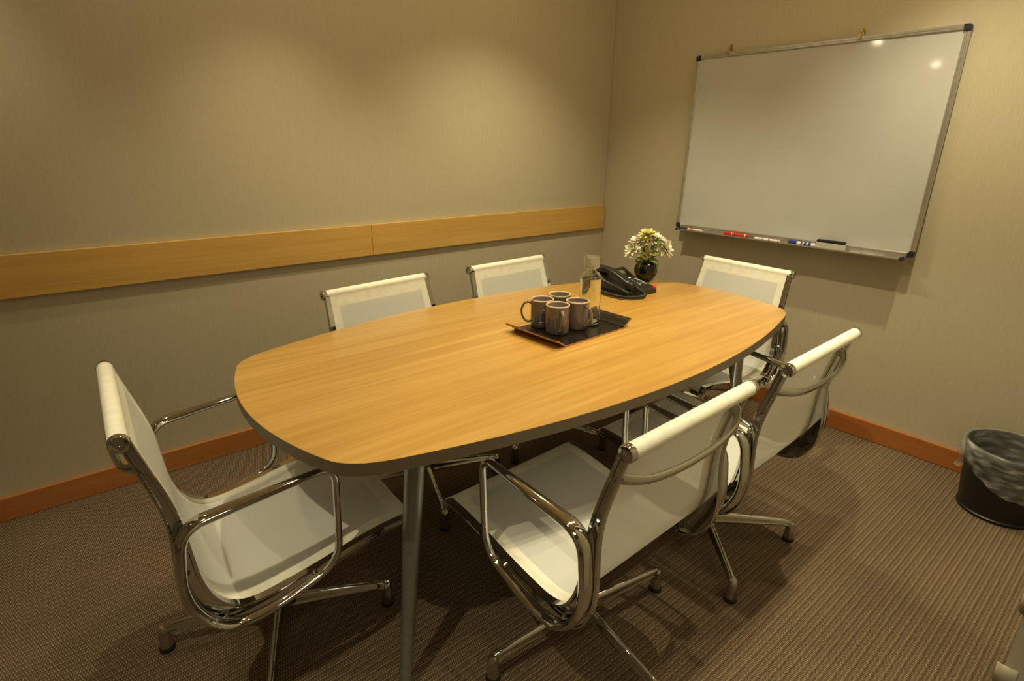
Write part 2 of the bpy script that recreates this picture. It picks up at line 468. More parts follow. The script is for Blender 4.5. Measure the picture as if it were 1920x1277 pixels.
ARM = [(-0.212, 0.606), (0.112, 0.640), (0.100, 0.372), (-0.060, 0.322), (-0.170, 0.318), (-0.232, 0.430)]
def arm_bm(side):
    bm = bmesh.new(); y = side * 0.279
    pts = roundpoly([(a, y, b) for a, b in ARM], [0.055, 0.050, 0.060, 0.05, 0.075, 0.075], 6)
    R, S = [], []
    for p in pts:
        rear = max(0, min(1, (0.11 - p.x) / 0.30)); R.append(0.0085 + 0.0030 * rear); S.append(1.1 + 0.65 * rear)
    # rear posts lean inwards to meet the rib
    q = []
    for p in pts: q.append(Vector((p.x, p.y - side * 0.006 * max(0, min(1, (-0.1 - p.x) / 0.1)), p.z)))
    tube(bm, q, R, 12, closed=True, squash=S, up=None)
    for (a, b) in ((0.035, 0.356), (-0.160, 0.345), (-0.224, 0.475)):
        c = min(q, key=lambda p: (p.x - a) ** 2 + (p.z - b) ** 2)
        rb = min(CUR, key=lambda p: (p.x - c.x) ** 2 + (p.y - c.z) ** 2)
        e = Vector((c.x * 0.6 + rb.x * 0.4, side * (halfw(rb.y) + 0.003), c.z * 0.6 + rb.y * 0.4))
        tube(bm, [c, e], 0.0062, 10)
    return bm

def make_chair():
    root = thing('office_chair', '', 'chair')
    obj('mesh_panel', chair_sling(False), 'mesh', root, smooth=180)
    obj('fabric_hem', chair_sling(True), 'hem', root, smooth=180)
    bm = bmesh.new(); cyl_y(bm, -0.275, 0.803, [(0, -0.228), (0.0165, -0.228), (0.0178, -0.225), (0.0178, 0.225), (0.0165, 0.228), (0, 0.228)]); obj('top_roll', bm, 'hem', root)
    bm = bmesh.new(); cyl_y(bm, 0.304, 0.3885, [(0, -0.240), (0.0130, -0.240), (0.0142, -0.237), (0.0142, 0.237), (0.0130, 0.240), (0, 0.240)]); obj('front_roll', bm, 'hem', root)
    for s in (-1, 1):
        for (cx, cz, r, y) in ((-0.275, 0.803, 0.0188, 0.229), (0.304, 0.3885, 0.0150, 0.2405)):
            bm = bmesh.new()
            cyl_y(bm, cx, cz, [(0, y * s), (r, y * s), (r, (y + 0.012) * s), (r * 0.9, (y + 0.0155) * s), (r * 0.55, (y + 0.0165) * s), (r * 0.5, (y + 0.013) * s), (r * 0.2, (y + 0.013) * s), (r * 0.18, (y + 0.010) * s), (0, (y + 0.010) * s)])
            obj('end_cap', bm, 'chrome', root)
        obj('side_rib', rib(s), 'chrome', root)
        obj('armrest', arm_bm(s), 'chrome', root)
    # bow that ties the ribs behind the back
    P = catmull([(-0.248, -0.229, 0.740), (-0.262, -0.215, 0.732), (-0.281, -0.165, 0.721), (-0.291, -0.085, 0.715), (-0.294, 0, 0.714), (-0.291, 0.085, 0.715), (-0.281, 0.165, 0.721), (-0.262, 0.215, 0.732), (-0.248, 0.229, 0.740)], 5)
    R = [0.0115 + 0.010 * (abs(2 * i / (len(P) - 1) - 1)) ** 5 for i in range(len(P))]
    bm = bmesh.new(); tube(bm, P, R, 14, up=(-0.30, 0, 0.95), squash=0.62); obj('back_bow', bm, 'chrome', root)
    # spreader under the seat
    P = catmull([(0.02, -0.246, 0.338), (0.015, -0.20, 0.305), (0.0, -0.10, 0.272), (0, 0, 0.265), (0.0, 0.10, 0.272), (0.015, 0.20, 0.305), (0.02, 0.246, 0.338)], 5)
    bm = bmesh.new(); tube(bm, P, 0.010, 12, up=(0, 0, 1), squash=2.0); obj('seat_spreader', bm, 'chrome', root)
    bm = bmesh.new(); lathe(bm, [(0, 0.10), (0.021, 0.10), (0.021, 0.20), (0.026, 0.205), (0.030, 0.25), (0.034, 0.272), (0, 0.272)], 28); obj('column', bm, 'chrome', root)
    bm = bmesh.new(); lathe(bm, [(0, 0.058), (0.026, 0.058), (0.032, 0.066), (0.033, 0.11), (0.028, 0.122), (0.0215, 0.125), (0, 0.125)], 28); obj('base_hub', bm, 'chrome', root)
    for k in range(4):
        bm = bmesh.new(); rings = []
        for (x, z0, z1, w) in ((0.022, 0.062, 0.112, 0.0155), (0.10, 0.063, 0.106, 0.0145), (0.20, 0.064, 0.0975, 0.0135), (0.272, 0.064, 0.0905, 0.0128), (0.293, 0.058, 0.085, 0.013), (0.306, 0.047, 0.072, 0.014)):
            sec = []
            for q in range(16):
                a = 2 * pi * q / 16; zc, hz = (z0 + z1) / 2, (z1 - z0) / 2
                wy = w * (1.0 if sin(a) < 0 else 0.72)
                sec.append(bm.verts.new((x + (0.006 * sin(a) if x > 0.28 else 0), cos(a) * (wy if abs(sin(a)) < 0.999 else w), zc + hz * sin(a))))
            rings.append(sec)
        for a, b in zip(rings, rings[1:]):
            for q in range(16): bm.faces.new((a[q], a[(q + 1) % 16], b[(q + 1) % 16], b[q]))
        bm.faces.new(rings[0][::-1]); bm.faces.new(rings[-1])
        lathe(bm, [(0, 0.082), (0.009, 0.0815), (0.0135, 0.076), (0.0150, 0.065), (0.0175, 0.016), (0, 0.016)], 20, cx=0.303)
        lg = obj('base_leg', bm, 'chrome', root); lg.rotation_euler.z = k * pi / 2
        bm = bmesh.new(); lathe(bm, [(0, 0.0), (0.0185, 0.0), (0.020, 0.003), (0.0195, 0.013), (0.0165, 0.0165), (0, 0.0165)], 20, cx=0.303)
        obj('rubber_glide', bm, 'rubber', lg)
    return root

CHAIRS = [
    (-2.602, -1.145, -2.7, 157, 'white mesh chair with chrome arms at the rounded left end of the table'),
    (-1.930, -1.712, 91.7, 173, 'white mesh chair turned away in the foreground, left of the two near-side chairs'),
    (-1.280, -1.700, 91.8, 48, 'white mesh chair on the near side, pulled up closest to the waste bin'),
    (-1.888, -0.786, -84.1, -109, 'white mesh chair along the railed wall, left of two far-side chairs'),
    (-1.206, -0.760, -87.2, -68, 'white mesh chair along the railed wall, right of two, behind the water bottle'),
    (-0.610, -1.195, 176.0, 20, 'white mesh chair at the head of the table under the whiteboard'),
]
proto = make_chair()
for i, (x, y, yaw, base, lab) in enumerate(CHAIRS):
    c = proto if i == 0 else copy_tree(proto)
    c.location = (x, y, 0); c.rotation_euler.z = radians(yaw)
    c['label'] = lab; c['category'] = 'chair'; c['group'] = 'white mesh chairs around the table'
    k = 0
    for ch in c.children:
        if ch.name.startswith('base_leg'):
            ch.rotation_euler.z = radians(base - yaw) + k * pi / 2; k += 1

# ------------------------------------------------------------------ table
TX, TY, TZ = -1.59, -1.197, 0.72
tb = thing('meeting_table', 'long barrel-shaped maple meeting table on four tapered silver legs', 'table', (TX, TY, 0))
def table_outline():
    q = []
    for i in range(15): x = 0.85 * i / 14; q.append((x, 0.546 - 0.175 * x * x))
    s, c, e = Vector((0.85, 0.4196)), Vector((0.945, 0.391)), Vector((0.9673, 0.33))
    for k in range(1, 8):
        t = k / 8; p = (1 - t) ** 2 * s + 2 * t * (1 - t) * c + t * t * e; q.append((p.x, p.y))
    for i in range(14): y = 0.33 * (1 - i / 13); q.append((1.030 - 0.576 * y * y, y))
    full = q + [(x, -y) for x, y in q[::-1][1:]]
    full = full + [(-x, y) for x, y in full[::-1][1:-1]]
    return full[::-1]
OUT = table_outline()
bm = bmesh.new(); prism(bm, OUT, TZ - 0.0305, TZ - 0.0005, 0, 0); obj('edge_band', bm, 'edge', tb, smooth=30)
bm = bmesh.new(); prism(bm, [(x * 0.9993, y * 0.9987) for x, y in OUT], TZ - 0.0004, TZ, 0, 0); obj('tabletop', bm, 'table', tb, smooth=30)
for sx in (-1, 1):
    for sy in (-1, 1):
        bm = bmesh.new(); N = 12; rings = []
        for (z, r, k) in ((TZ - 0.031, 0.0262, 0), (0.60, 0.0262, 0.13), (0.45, 0.0240, 0.35), (0.25, 0.0195, 0.64), (0.03, 0.0150, 0.96), (0.022, 0.0165, 0.97), (0.0, 0.0165, 1.0)):
            cx, cy = sx * (0.718 + 0.122 * k), sy * (0.272 + 0.091 * k)
            rings.append([bm.verts.new((cx + r * cos(2 * pi * i / 28), cy + r * sin(2 * pi * i / 28), z)) for i in range(28)])
        for a, b in zip(rings, rings[1:]):
            for i in range(28): bm.faces.new((a[i], a[(i + 1) % 28], b[(i + 1) % 28], b[i]))
        bm.faces.new(rings[0]); bm.faces.new(rings[-1][::-1])
        obj('leg', bm, 'leg', tb)
# ------------------------------------------------------------------ tray with mugs and bottle
TT = TZ + 0.0004
tr = thing('serving_tray', 'black bent plywood tray with curled ends in the middle of the table', 'tray', (-1.523, -1.212, TT), radians(2.0))
bm = bmesh.new()
W, D = 0.189, 0.124
prof = [(-W - 0.008, 0.026), (-W, 0.024), (-W + 0.016, 0.014), (-W + 0.032, 0.004), (-W + 0.045, 0.0), (0, 0.0), (W - 0.045, 0.0), (W - 0.032, 0.004), (W - 0.016, 0.014), (W, 0.024), (W + 0.008, 0.026)]
P = catmull([(a, 0, b) for a, b in prof], 4); N = len(P)
def tn(i):
    t = (P[min(i + 1, N - 1)] - P[max(i - 1, 0)]).normalized(); return Vector((-t.z, 0, t.x))
def traysheet(off0, off1, dd):
    bm = bmesh.new(); R = []
    for i, p in enumerate(P):
        n = tn(i); a = p + n * off0; b = p + n * off1
        R.append([bm.verts.new((a.x, -dd, a.z)), bm.verts.new((a.x, dd, a.z)), bm.verts.new((b.x, dd, b.z)), bm.verts.new((b.x, -dd, b.z))])
    for a, b in zip(R, R[1:]):
        for q in range(4): bm.faces.new((a[q], a[(q + 1) % 4], b[(q + 1) % 4], b[q]))
    bm.faces.new(R[0][::-1]); bm.faces.new(R[-1]); return bm
obj('ply_body', traysheet(0.0002, 0.0046, D), 'ply', tr, smooth=30)
obj('black_surface', traysheet(0.0047, 0.0054, D - 0.001), 'traytop', tr, smooth=30)
TRZ = TT + 0.0056

def mug_body():
    bm = bmesh.new(); R, H = 0.0415, 0.101
    lathe(bm, [(0, 0.0), (0.036, 0.0), (0.039, 0.002), (0.0405, 0.007), (R, 0.03), (R, H - 0.0037)], 40)
    return bm
def mug_inside():
    bm = bmesh.new(); R, H = 0.0415, 0.101
    lathe(bm, [(R - 0.0046, H - 0.0031), (R - 0.0046, 0.012), (0.033, 0.006), (0, 0.006)], 40)
    return bm
def mug_rim():
    bm = bmesh.new(); R, H = 0.0415, 0.101
    lathe(bm, [(R + 0.0001, H - 0.0036), (R - 0.0003, H), (R - 0.0020, H + 0.0007), (R - 0.0038, H - 0.0003), (R - 0.0046, H - 0.0030)], 40)
    return bm
def make_mug():
    t = thing('coffee_mug', '', 'mug')
    obj('mug_body', mug_body(), 'mug', t); obj('inside', mug_inside(), 'mugin', t); obj('rim', mug_rim(), 'rim', t)
    bm = bmesh.new()
    P = catmull([(0.0405, 0, 0.085), (0.052, 0, 0.089), (0.066, 0, 0.082), (0.074, 0, 0.063), (0.073, 0, 0.043), (0.064, 0, 0.025), (0.052, 0, 0.017), (0.0405, 0, 0.018)], 5)
    tube(bm, P, 0.0046, 12, up=(0, 1, 0), squash=0.85); 
    for v in bm.verts: v.co.y *= 1.45
    obj('handle', bm, 'mug', t); return t
MUGS = [(-1.586, -1.132, 142, 'brown mug with a white mark at the left, its handle pointing left'),
        (-1.596, -1.222, -118, 'brown mug at the front of the tray with its handle toward the camera'),
        (-1.501, -1.224, -95, 'brown mug right of the front mug, beside the glass bottle'),
        (-1.489, -1.120, 40, 'brown mug at the back of the four, mostly hidden behind the others')]
m0 = make_mug()
for i, (x, y, a, lab) in enumerate(MUGS):
    m = m0 if i == 0 else copy_tree(m0)
    m.location = (x, y, TRZ); m.rotation_euler.z = radians(a)
    m['label'] = lab; m['category'] = 'mug'; m['group'] = 'brown mugs on the tray'
# white mark on the left mug: a curved hook over a tiny line
bm = bmesh.new()
def onmug(a, z, r=0.0417): return Vector((r * cos(a), r * sin(a), z))
A0 = radians(-122 - 142)
P = [onmug(A0 + radians(d), z) for d, z in ((-9, 0.060), (-8, 0.066), (-4, 0.070), (1, 0.070), (5, 0.066), (6.5, 0.058), (7, 0.048), (7, 0.038))]
tube(bm, catmull(P, 4), 0.0007, 6)
for z, d0, d1 in ((0.024, -24, -2), (0.018, -22, -17)):
    tube(bm, [onmug(A0 + radians(d0 + (d1 - d0) * k / 6), z) for k in range(7)], 0.0008, 6)
obj('printed_mark', bm, 'white', m0)

# glass bottle
bt = thing('water_bottle', 'clear glass water bottle with a wide glass stopper standing on the tray', 'bottle', (-1.425, -1.212, TRZ))
bm = bmesh.new()
outer = [(0, 0.0), (0.034, 0.0), (0.0375, 0.003), (0.0385, 0.010), (0.0385, 0.158), (0.0378, 0.168), (0.0345, 0.180), (0.028, 0.189), (0.020, 0.194), (0.0165, 0.197), (0.0160, 0.206)]
inner = [(0.0138, 0.206), (0.0142, 0.1965), (0.018, 0.192), (0.0265, 0.1865), (0.0325, 0.178), (0.0353, 0.167), (0.0360, 0.158), (0.0360, 0.016), (0.034, 0.011), (0, 0.010)]
lathe(bm, outer + inner, 48); obj('glass_body', bm, 'glass', bt, smooth=60)
bm = bmesh.new()
lathe(bm, [(0, 0.0101), (0.0340, 0.0111), (0.03595, 0.0161), (0.03595, 0.158), (0.0348, 0.168), (0, 0.168)], 48); obj('water', bm, 'water', bt, smooth=50)
bm = bmesh.new()
lathe(bm, [(0, 0.209), (0.0125, 0.209), (0.0125, 0.198), (0.0132, 0.198), (0.0132, 0.2065), (0.0262, 0.2065), (0.0278, 0.2085), (0.0280, 0.244), (0.0268, 0.2485), (0.0225, 0.250), (0.0, 0.250), (0, 0.246), (0.022, 0.246), (0.0248, 0.2435), (0.0250, 0.212), (0.018, 0.210), (0, 0.210)], 40); obj('stopper', bm, 'glass', bt, smooth=50)
bm = bmesh.new(); lathe(bm, [(0, 0.2105), (0.0165, 0.2112), (0.0175, 0.214), (0.0175, 0.238), (0.016, 0.241), (0, 0.241)], 32); obj('stopper_core', bm, 'frost', bt)

# ------------------------------------------------------------------ telephone
ph = thing('desk_telephone', 'black desk telephone with handset and coiled cord near the far end of the table', 'telephone', (-0.925, -0.965, TT), radians(-2))
def wedge(x0, x1, pts, bev=0.0):
    bm = bmesh.new(); a = [bm.verts.new((x0, y, z)) for y, z in pts]; b = [bm.verts.new((x1, y, z)) for y, z in pts]; n = len(pts)
    bm.faces.new(a[::-1]); bm.faces.new(b)
    for i in range(n): bm.faces.new((a[i], a[(i + 1) % n], b[(i + 1) % n], b[i]))
    return bm
obj('phone_base', wedge(-0.098, 0.098, [(-0.105, 0.0), (-0.105, 0.020), (-0.098, 0.026), (0.015, 0.046), (0.095, 0.085), (0.105, 0.083), (0.105, 0.0)]), 'blackp', ph, smooth=30, bevel=0.004)
def face_pt(x, y, lift=0.0):
    if y < 0.015: z = 0.026 + (y + 0.098) * (0.020 / 0.113); n = Vector((0, -0.174, 0.985))
    else: z = 0.046 + (y - 0.015) * (0.039 / 0.080); n = Vector((0, -0.438, 0.899))
    return Vector((x, y, z)) + n * lift, n
def slab(name, x, y, w, d, h, mat, bev=0.001):
    c, n = face_pt(x, y, h / 2 + 0.0003); u = Vector((1, 0, 0)); v = n.cross(u)
    bm = bmesh.new(); box(bm, -w / 2, w / 2, -d / 2, d / 2, -h / 2, h / 2)
    mtx = Matrix((u, v, n)).transposed()
    for q in bm.verts: q.co = mtx @ q.co + c
    return obj(name, bm, mat, ph, smooth=30, bevel=bev)
# handset on the left
bm = bmesh.new(); rings = []
for (y, z, hw, hz) in ((-0.112, 0.052, 0.020, 0.006), (-0.106, 0.051, 0.0245, 0.017), (-0.075, 0.056, 0.025, 0.017), (-0.052, 0.068, 0.0225, 0.013), (-0.02, 0.082, 0.021, 0.0115), (0.02, 0.093, 0.021, 0.0115), (0.05, 0.097, 0.0225, 0.013), (0.072, 0.094, 0.025, 0.017), (0.102, 0.096, 0.0245, 0.016), (0.108, 0.098, 0.020, 0.006)):
    sec = []
    for q in range(20):
        a = 2 * pi * q / 20; ca, sa = cos(a), sin(a)
        sec.append(bm.verts.new((-0.062 + hw * math.copysign(abs(ca) ** 0.55, ca), y, z + hz * math.copysign(abs(sa) ** 0.55, sa))))
    rings.append(sec)
for a, b in zip(rings, rings[1:]):
    for q in range(20): bm.faces.new((a[q], a[(q + 1) % 20], b[(q + 1) % 20], b[q]))
bm.faces.new(rings[0][::-1]); bm.faces.new(rings[-1])
obj('handset', bm, 'blackp', ph, smooth=50)
# raised cradle walls beside the handset
obj('cradle', wedge(-0.101, -0.033, [(-0.1045, 0.0005), (-0.1045, 0.030), (-0.07, 0.038), (-0.055, 0.040), (0.04, 0.058), (0.06, 0.075), (0.10, 0.086), (0.1045, 0.001)]), 'blackp', ph, smooth=30, bevel=0.003)
slab('display_bezel', 0.035, 0.058, 0.100, 0.060, 0.004, 'gloss_black')
slab('display', 0.030, 0.060, 0.055, 0.024, 0.0052, 'display', 0.0005)
slab('soft_key_strip', 0.030, 0.021, 0.060, 0.008, 0.003, 'white', 0.0008)
for r in range(4):
    for c in range(3):
        slab('key', 0.002 + c * 0.020, -0.002 - r * 0.0165, 0.0125, 0.0095, 0.003, 'greykey')
for r in range(5): slab('function_key', 0.078, 0.004 - r * 0.0150, 0.018, 0.008, 0.003, 'greykey')
bm = bmesh.new(); bmesh.ops.create_uvsphere(bm, u_segments=16, v_segments=10, radius=0.0095)
for v in bm.verts: v.co = Vector((v.co.x * 1.1 + 0.087, v.co.y - 0.0985, v.co.z + 0.0265))
obj('message_light', bm, 'redlamp', ph, smooth=180)
# coiled cord looping on the table in front
path = catmull([(-0.099, 0.06, 0.012), (-0.118, 0.03, 0.0105), (-0.128, -0.02, 0.0105), (-0.128, -0.07, 0.0105), (-0.112, -0.112, 0.0105), (-0.075, -0.136, 0.0105), (-0.035, -0.140, 0.0105), (-0.012, -0.126, 0.012), (-0.030, -0.113, 0.030), (-0.058, -0.1105, 0.046)], 24)
bm = bmesh.new(); seg = []; ang = 0; prev = Vector((0, 0, 1))
for i in range(len(path) - 1):
    p, t = path[i], (path[i + 1] - path[i]); ln = t.length; t.normalize()
    u = (prev - t * prev.dot(t)).normalized(); prev = u; w = t.cross(u)
    for k in range(4):
        q = p + t * ln * k / 4; ang += 2 * pi * (ln / 4) / 0.0042
        seg.append(q + 0.0056 * (cos(ang) * u + sin(ang) * w))
tube(bm, seg, 0.0024, 5); obj('coiled_cord', bm, 'blackp', ph, smooth=180)

# ------------------------------------------------------------------ flowers in the round vase
VX, VY = -0.680, -0.890
vs = thing('round_vase', 'small round glossy black vase behind the telephone', 'vase', (VX, VY, TT))
bm = bmesh.new(); R = 0.056
prof = [(0, 0.0)] + [(R * sin(a), R * 0.95 - R * cos(a)) for a in [radians(18 + k * (130 / 16)) for k in range(17)]]
prof[1] = (prof[1][0], 0.0)
rt, zt = prof[-1]; prof += [(rt * 0.86, zt - 0.001), (rt * 0.9, zt - 0.010), (R * 0.8, R * 0.9), (R * 0.5, 0.02), (0, 0.016)]
lathe(bm, prof, 40); obj('vase_body', bm, 'gloss_black', vs, smooth=180)

def petal(bm, base, d, n, L, W, curl, mat=0, segs=4):
    """petal from base along d, lifting towards n"""
    s = d.cross(n).normalized(); rows = []
    for i in range(segs + 1):
        t = i / segs; w = W * (sin(pi * (0.12 + 0.80 * t)) ** 0.8) * 0.5
        c = base + d * L * t + n * (curl * L * t * t)
        rows.append([bm.verts.new(c - s * w + n * w * 0.25), bm.verts.new(c), bm.verts.new(c + s * w + n * w * 0.25)])
    for a, b in zip(rows, rows[1:]):
        for q in range(2): bm.faces.new((a[q], a[q + 1], b[q + 1], b[q])).material_index = mat
def frame(n):
    n = n.normalized(); u = n.cross(Vector((0, 0, 1)))
    if u.length < 0.1: u = n.cross(Vector((1, 0, 0)))
    u.normalize(); return n, u, n.cross(u)
def bloom(center, direction, size, yellow=False):
    n, u, w = frame(direction); bm = bmesh.new()
    for ring, (cnt, el, ln, wd) in enumerate(((12, -18, 1.0, 0.46), (12, 6, 0.98, 0.46), (11, 28, 0.86, 0.44), (9, 50, 0.66, 0.36))):
        for k in range(cnt):
            a = 2 * pi * (k + 0.5 * (ring % 2)) / cnt + random.uniform(-0.1, 0.1); e = radians(el + random.uniform(-8, 8))
            rad = (cos(a) * u + sin(a) * w); d = (rad * cos(e) + n * sin(e)).normalized(); nn = (n * cos(e) - rad * sin(e)).normalized()
            petal(bm, center + rad * size * 0.08, d, nn, size * ln * random.uniform(0.88, 1.08), size * wd, random.uniform(-0.25, 0.25))
    cb = bmesh.new()
    for k in range(34):
        a = k * 2.399; r = sqrt(k / 34.0); e = radians(80 - 38 * r)
        rad = cos(a) * u + sin(a) * w; d = (rad * cos(e) + n * sin(e)).normalized(); nn = (n * cos(e) - rad * sin(e)).normalized()
        petal(cb, center + rad * size * 0.16 * r, d, nn, size * 0.42, size * 0.11, 0.1, segs=2)
    return bm, cb
FLOW = [  # dx(right), dy(toward camera), z, size, label, yellow
    (-0.072, 0.012, 0.155, 0.040, 'white chrysanthemum drooping at the lower left of the bouquet', False),
    (-0.040, -0.010, 0.190, 0.042, 'white chrysanthemum at the upper left of the bouquet', False),
    (-0.005, 0.000, 0.226, 0.036, 'yellow chrysanthemum topping the middle of the bouquet', True),
    (0.030, -0.004, 0.205, 0.040, 'white chrysanthemum just right of the yellow one', False),
    (0.058, 0.000, 0.192, 0.034, 'pale chrysanthemum with yellow heart at the upper right', False),
    (0.080, 0.014, 0.165, 0.043, 'large white chrysanthemum leaning out at the far right', False),
]
RV = Vector((rgt.x, rgt.y, 0)).normalized(); TC = Vector((-fwd.x, -fwd.y, 0)).normalized()
neck = Vector((VX, VY, TT + 0.088))
LEAVES = [[(-0.042, 0.040, 0.120, 0.052, -0.35), (-0.030, 0.050, 0.098, 0.046, -0.7), (-0.050, 0.030, 0.135, 0.04, 0.2), (-0.034, 0.060, 0.112, 0.044, 0.0)],
          [(-0.014, 0.045, 0.142, 0.050, 0.25), (-0.032, 0.035, 0.155, 0.045, 0.5), (-0.022, 0.055, 0.118, 0.048, -0.1), (-0.010, 0.066, 0.104, 0.046, 0.6)],
          [(0.002, 0.055, 0.128, 0.052, 0.30), (-0.010, 0.056, 0.088, 0.060, -1.45), (-0.004, 0.050, 0.150, 0.045, 0.9), (0.012, 0.060, 0.110, 0.045, -0.3), (-0.006, 0.068, 0.122, 0.048, 1.2)],
          [(0.030, 0.048, 0.150, 0.056, 0.95), (0.012, 0.058, 0.086, 0.060, -1.40), (0.022, 0.055, 0.128, 0.046, 0.5), (0.008, 0.066, 0.132, 0.044, 0.1)],
          [(0.034, 0.042, 0.112, 0.048, -0.55), (0.026, 0.050, 0.100, 0.045, -0.9), (0.030, 0.058, 0.122, 0.046, 0.4)],
          [(0.044, 0.035, 0.105, 0.058, -0.95), (0.030, 0.045, 0.130, 0.042, 0.1)]]
for i, (dx, dy, z, size, lab, yel) in enumerate(FLOW):
    c = Vector((VX, VY, TT)) + RV * dx + TC * dy + Vector((0, 0, z)); dr = (c - Vector((VX, VY, TT + 0.10))).normalized()
    dr = (dr + TC * 0.35).normalized()
    f = thing('chrysanthemum', lab, 'flower', (VX, VY, TT), group='flowers in the black vase')
    off = Vector((VX, VY, TT))
    pb, cb = bloom(c - off, dr, size * 1.16, yel)
    obj('petals', pb, 'petaly' if yel else 'petal', f, smooth=180)
    obj('flower_center', cb, 'petaly', f, smooth=180)
    bm = bmesh.new()
    root_p = Vector((0, 0, 0.040)) + RV * dx * 0.15
    tube(bm, catmull([root_p, Vector((0, 0, 0.085)) + RV * dx * 0.22, (c - off) * 0.6 + Vector((0, 0, 0.045)), c - off - dr * 0.004], 5), 0.0017, 8)
    obj('stem', bm, 'stem', f, smooth=180)
    for j, (lx, ly, lz, L, ang) in enumerate(LEAVES[i]):
        bm = bmesh.new(); tip_dir = (RV * (0.8 * math.copysign(1, lx)) * max(0.15, cos(ang)) + Vector((0, 0, sin(ang))) + TC * 0.5).normalized()
        b0 = RV * lx * 0.45 + TC * ly * 0.45 + Vector((0, 0, lz + 0.006)); nrm = (TC * 0.8 + Vector((0, 0, 0.7))).normalized()
        nrm = (nrm - tip_dir * nrm.dot(tip_dir)).normalized()
        petal(bm, b0, tip_dir, nrm, L, L * 0.52, -0.25, segs=6)
        obj('leaf', bm, 'leaf' if (i + j) % 2 else 'leaf2', f, smooth=180)

# ------------------------------------------------------------------ whiteboard
BY1, BY2, BZ1, BZ2 = -0.609, -1.810, 0.9025, 1.801
BTOP, BBOT = 0.008, 0.038           # stand-off of top and bottom from the wall
tilt = math.atan2(BBOT - BTOP, BZ2 - BZ1)
wb = thing('whiteboard', 'large wall whiteboard with an aluminium frame and black corners', 'whiteboard', (-BBOT, (BY1 + BY2) / 2, BZ1))
wb.rotation_euler = (0, tilt, 0)
HW, HH, FR_, DP = (BY1 - BY2) / 2, BZ2 - BZ1, 0.020, 0.016
obj('writing_panel', bx(-0.009, -0.001, -HW + 0.010, HW - 0.010, 0.010, HH - 0.010), 'board', wb, smooth=0)
def frame_bar(length):
    """aluminium profile with a groove, along +Y, width along +Z, front at -DP"""
    sec = [(0, 0), (-DP, 0.0), (-DP, 0.008), (-DP + 0.002, 0.009), (-DP + 0.002, 0.0105), (-DP, 0.0115), (-DP, 0.016), (-0.011, FR_), (0, FR_)]
    bm = bmesh.new(); R = []
    for y in (-length / 2, length / 2): R.append([bm.verts.new((x, y, z)) for x, z in sec])
    n = len(sec)
    for q in range(n): bm.faces.new((R[0][q], R[0][(q + 1) % n], R[1][(q + 1) % n], R[1][q]))
    bm.faces.new(R[0][::-1]); bm.faces.new(R[1]); return bm
C_ = 0.026
o = obj('frame_rail', frame_bar(2 * HW - 2 * C_), 'alu', wb, smooth=30); o.location = (0, 0, 0)
o = obj('frame_rail', frame_bar(2 * HW - 2 * C_), 'alu', wb, smooth=30); o.location = (0, 0, HH); o.scale = (1, 1, -1)
for s in (-1, 1):
    o = obj('frame_rail', frame_bar(HH - 2 * C_), 'alu', wb, smooth=30)
    o.rotation_euler = (pi / 2 * s, 0, 0); o.location = (0, s * HW, HH / 2)
    for t_ in (0, 1):
        q = roundpoly([(0, 0), (C_, 0), (C_, 0.0205), (0.0205, 0.0205), (0.0205, C_), (0, C_)], [0.012, 0.001, 0.001, 0.006, 0.001, 0.001], 5)
        bm = bmesh.new(); a = [bm.verts.new((0.001, s * (HW + 0.001 - p.x), (HH + 0.001 - p.y) if t_ else (p.y - 0.001))) for p in q]
        b = [bm.verts.new((-DP - 0.002, v.co.y, v.co.z)) for v in a]; n = len(a)
        bm.faces.new(a); bm.faces.new(b[::-1])
        for k in range(n): bm.faces.new((a[k], a[(k + 1) % n], b[(k + 1) % n], b[k]))
        obj('corner_cap', bm, 'navycap', wb, smooth=40)
# pen tray hung below the lower rail
PT0, PT1 = -HW + 0.040, HW - 0.036
def tray_pro():
    sec = [(-DP, 0.006), (-DP, -0.010), (-0.054, -0.014), (-0.058, -0.010), (-0.058, -0.004), (-0.0555, -0.004), (-0.0555, -0.0098), (-0.053, -0.0112), (-DP - 0.003, -0.0075), (-DP - 0.003, 0.006)]
    bm = bmesh.new(); R = [[bm.verts.new((x, y, z)) for x, z in sec] for y in (PT0, PT1)]; n = len(sec)
    for q in range(n): bm.faces.new((R[0][q], R[0][(q + 1) % n], R[1][(q + 1) % n], R[1][q]))
    bm.faces.new(R[0][::-1]); bm.faces.new(R[1]); return bm
pt_ = obj('pen_tray', tray_pro(), 'alu', wb, smooth=30)
for y in (PT0 - 0.008, PT1):
    bm = bmesh.new(); box(bm, -0.060, -DP, y, y + 0.008, -0.016, 0.0); obj('tray_end_cap', bm, 'navycap', pt_, smooth=30, bevel=0.002)
bpy.context.view_layer.update()
WBM = Matrix.Translation(wb.location) @ Matrix.Rotation(tilt, 4, 'Y')
def tray_at(y_world, x=-0.052, dz=0.0):  # point on the pen tray floor
    return WBM @ Vector((x, y_world - wb.location.y, -0.0088 - 0.0035 * ((-x - 0.019) / 0.042) * 0.0 - 0.0022 + dz))
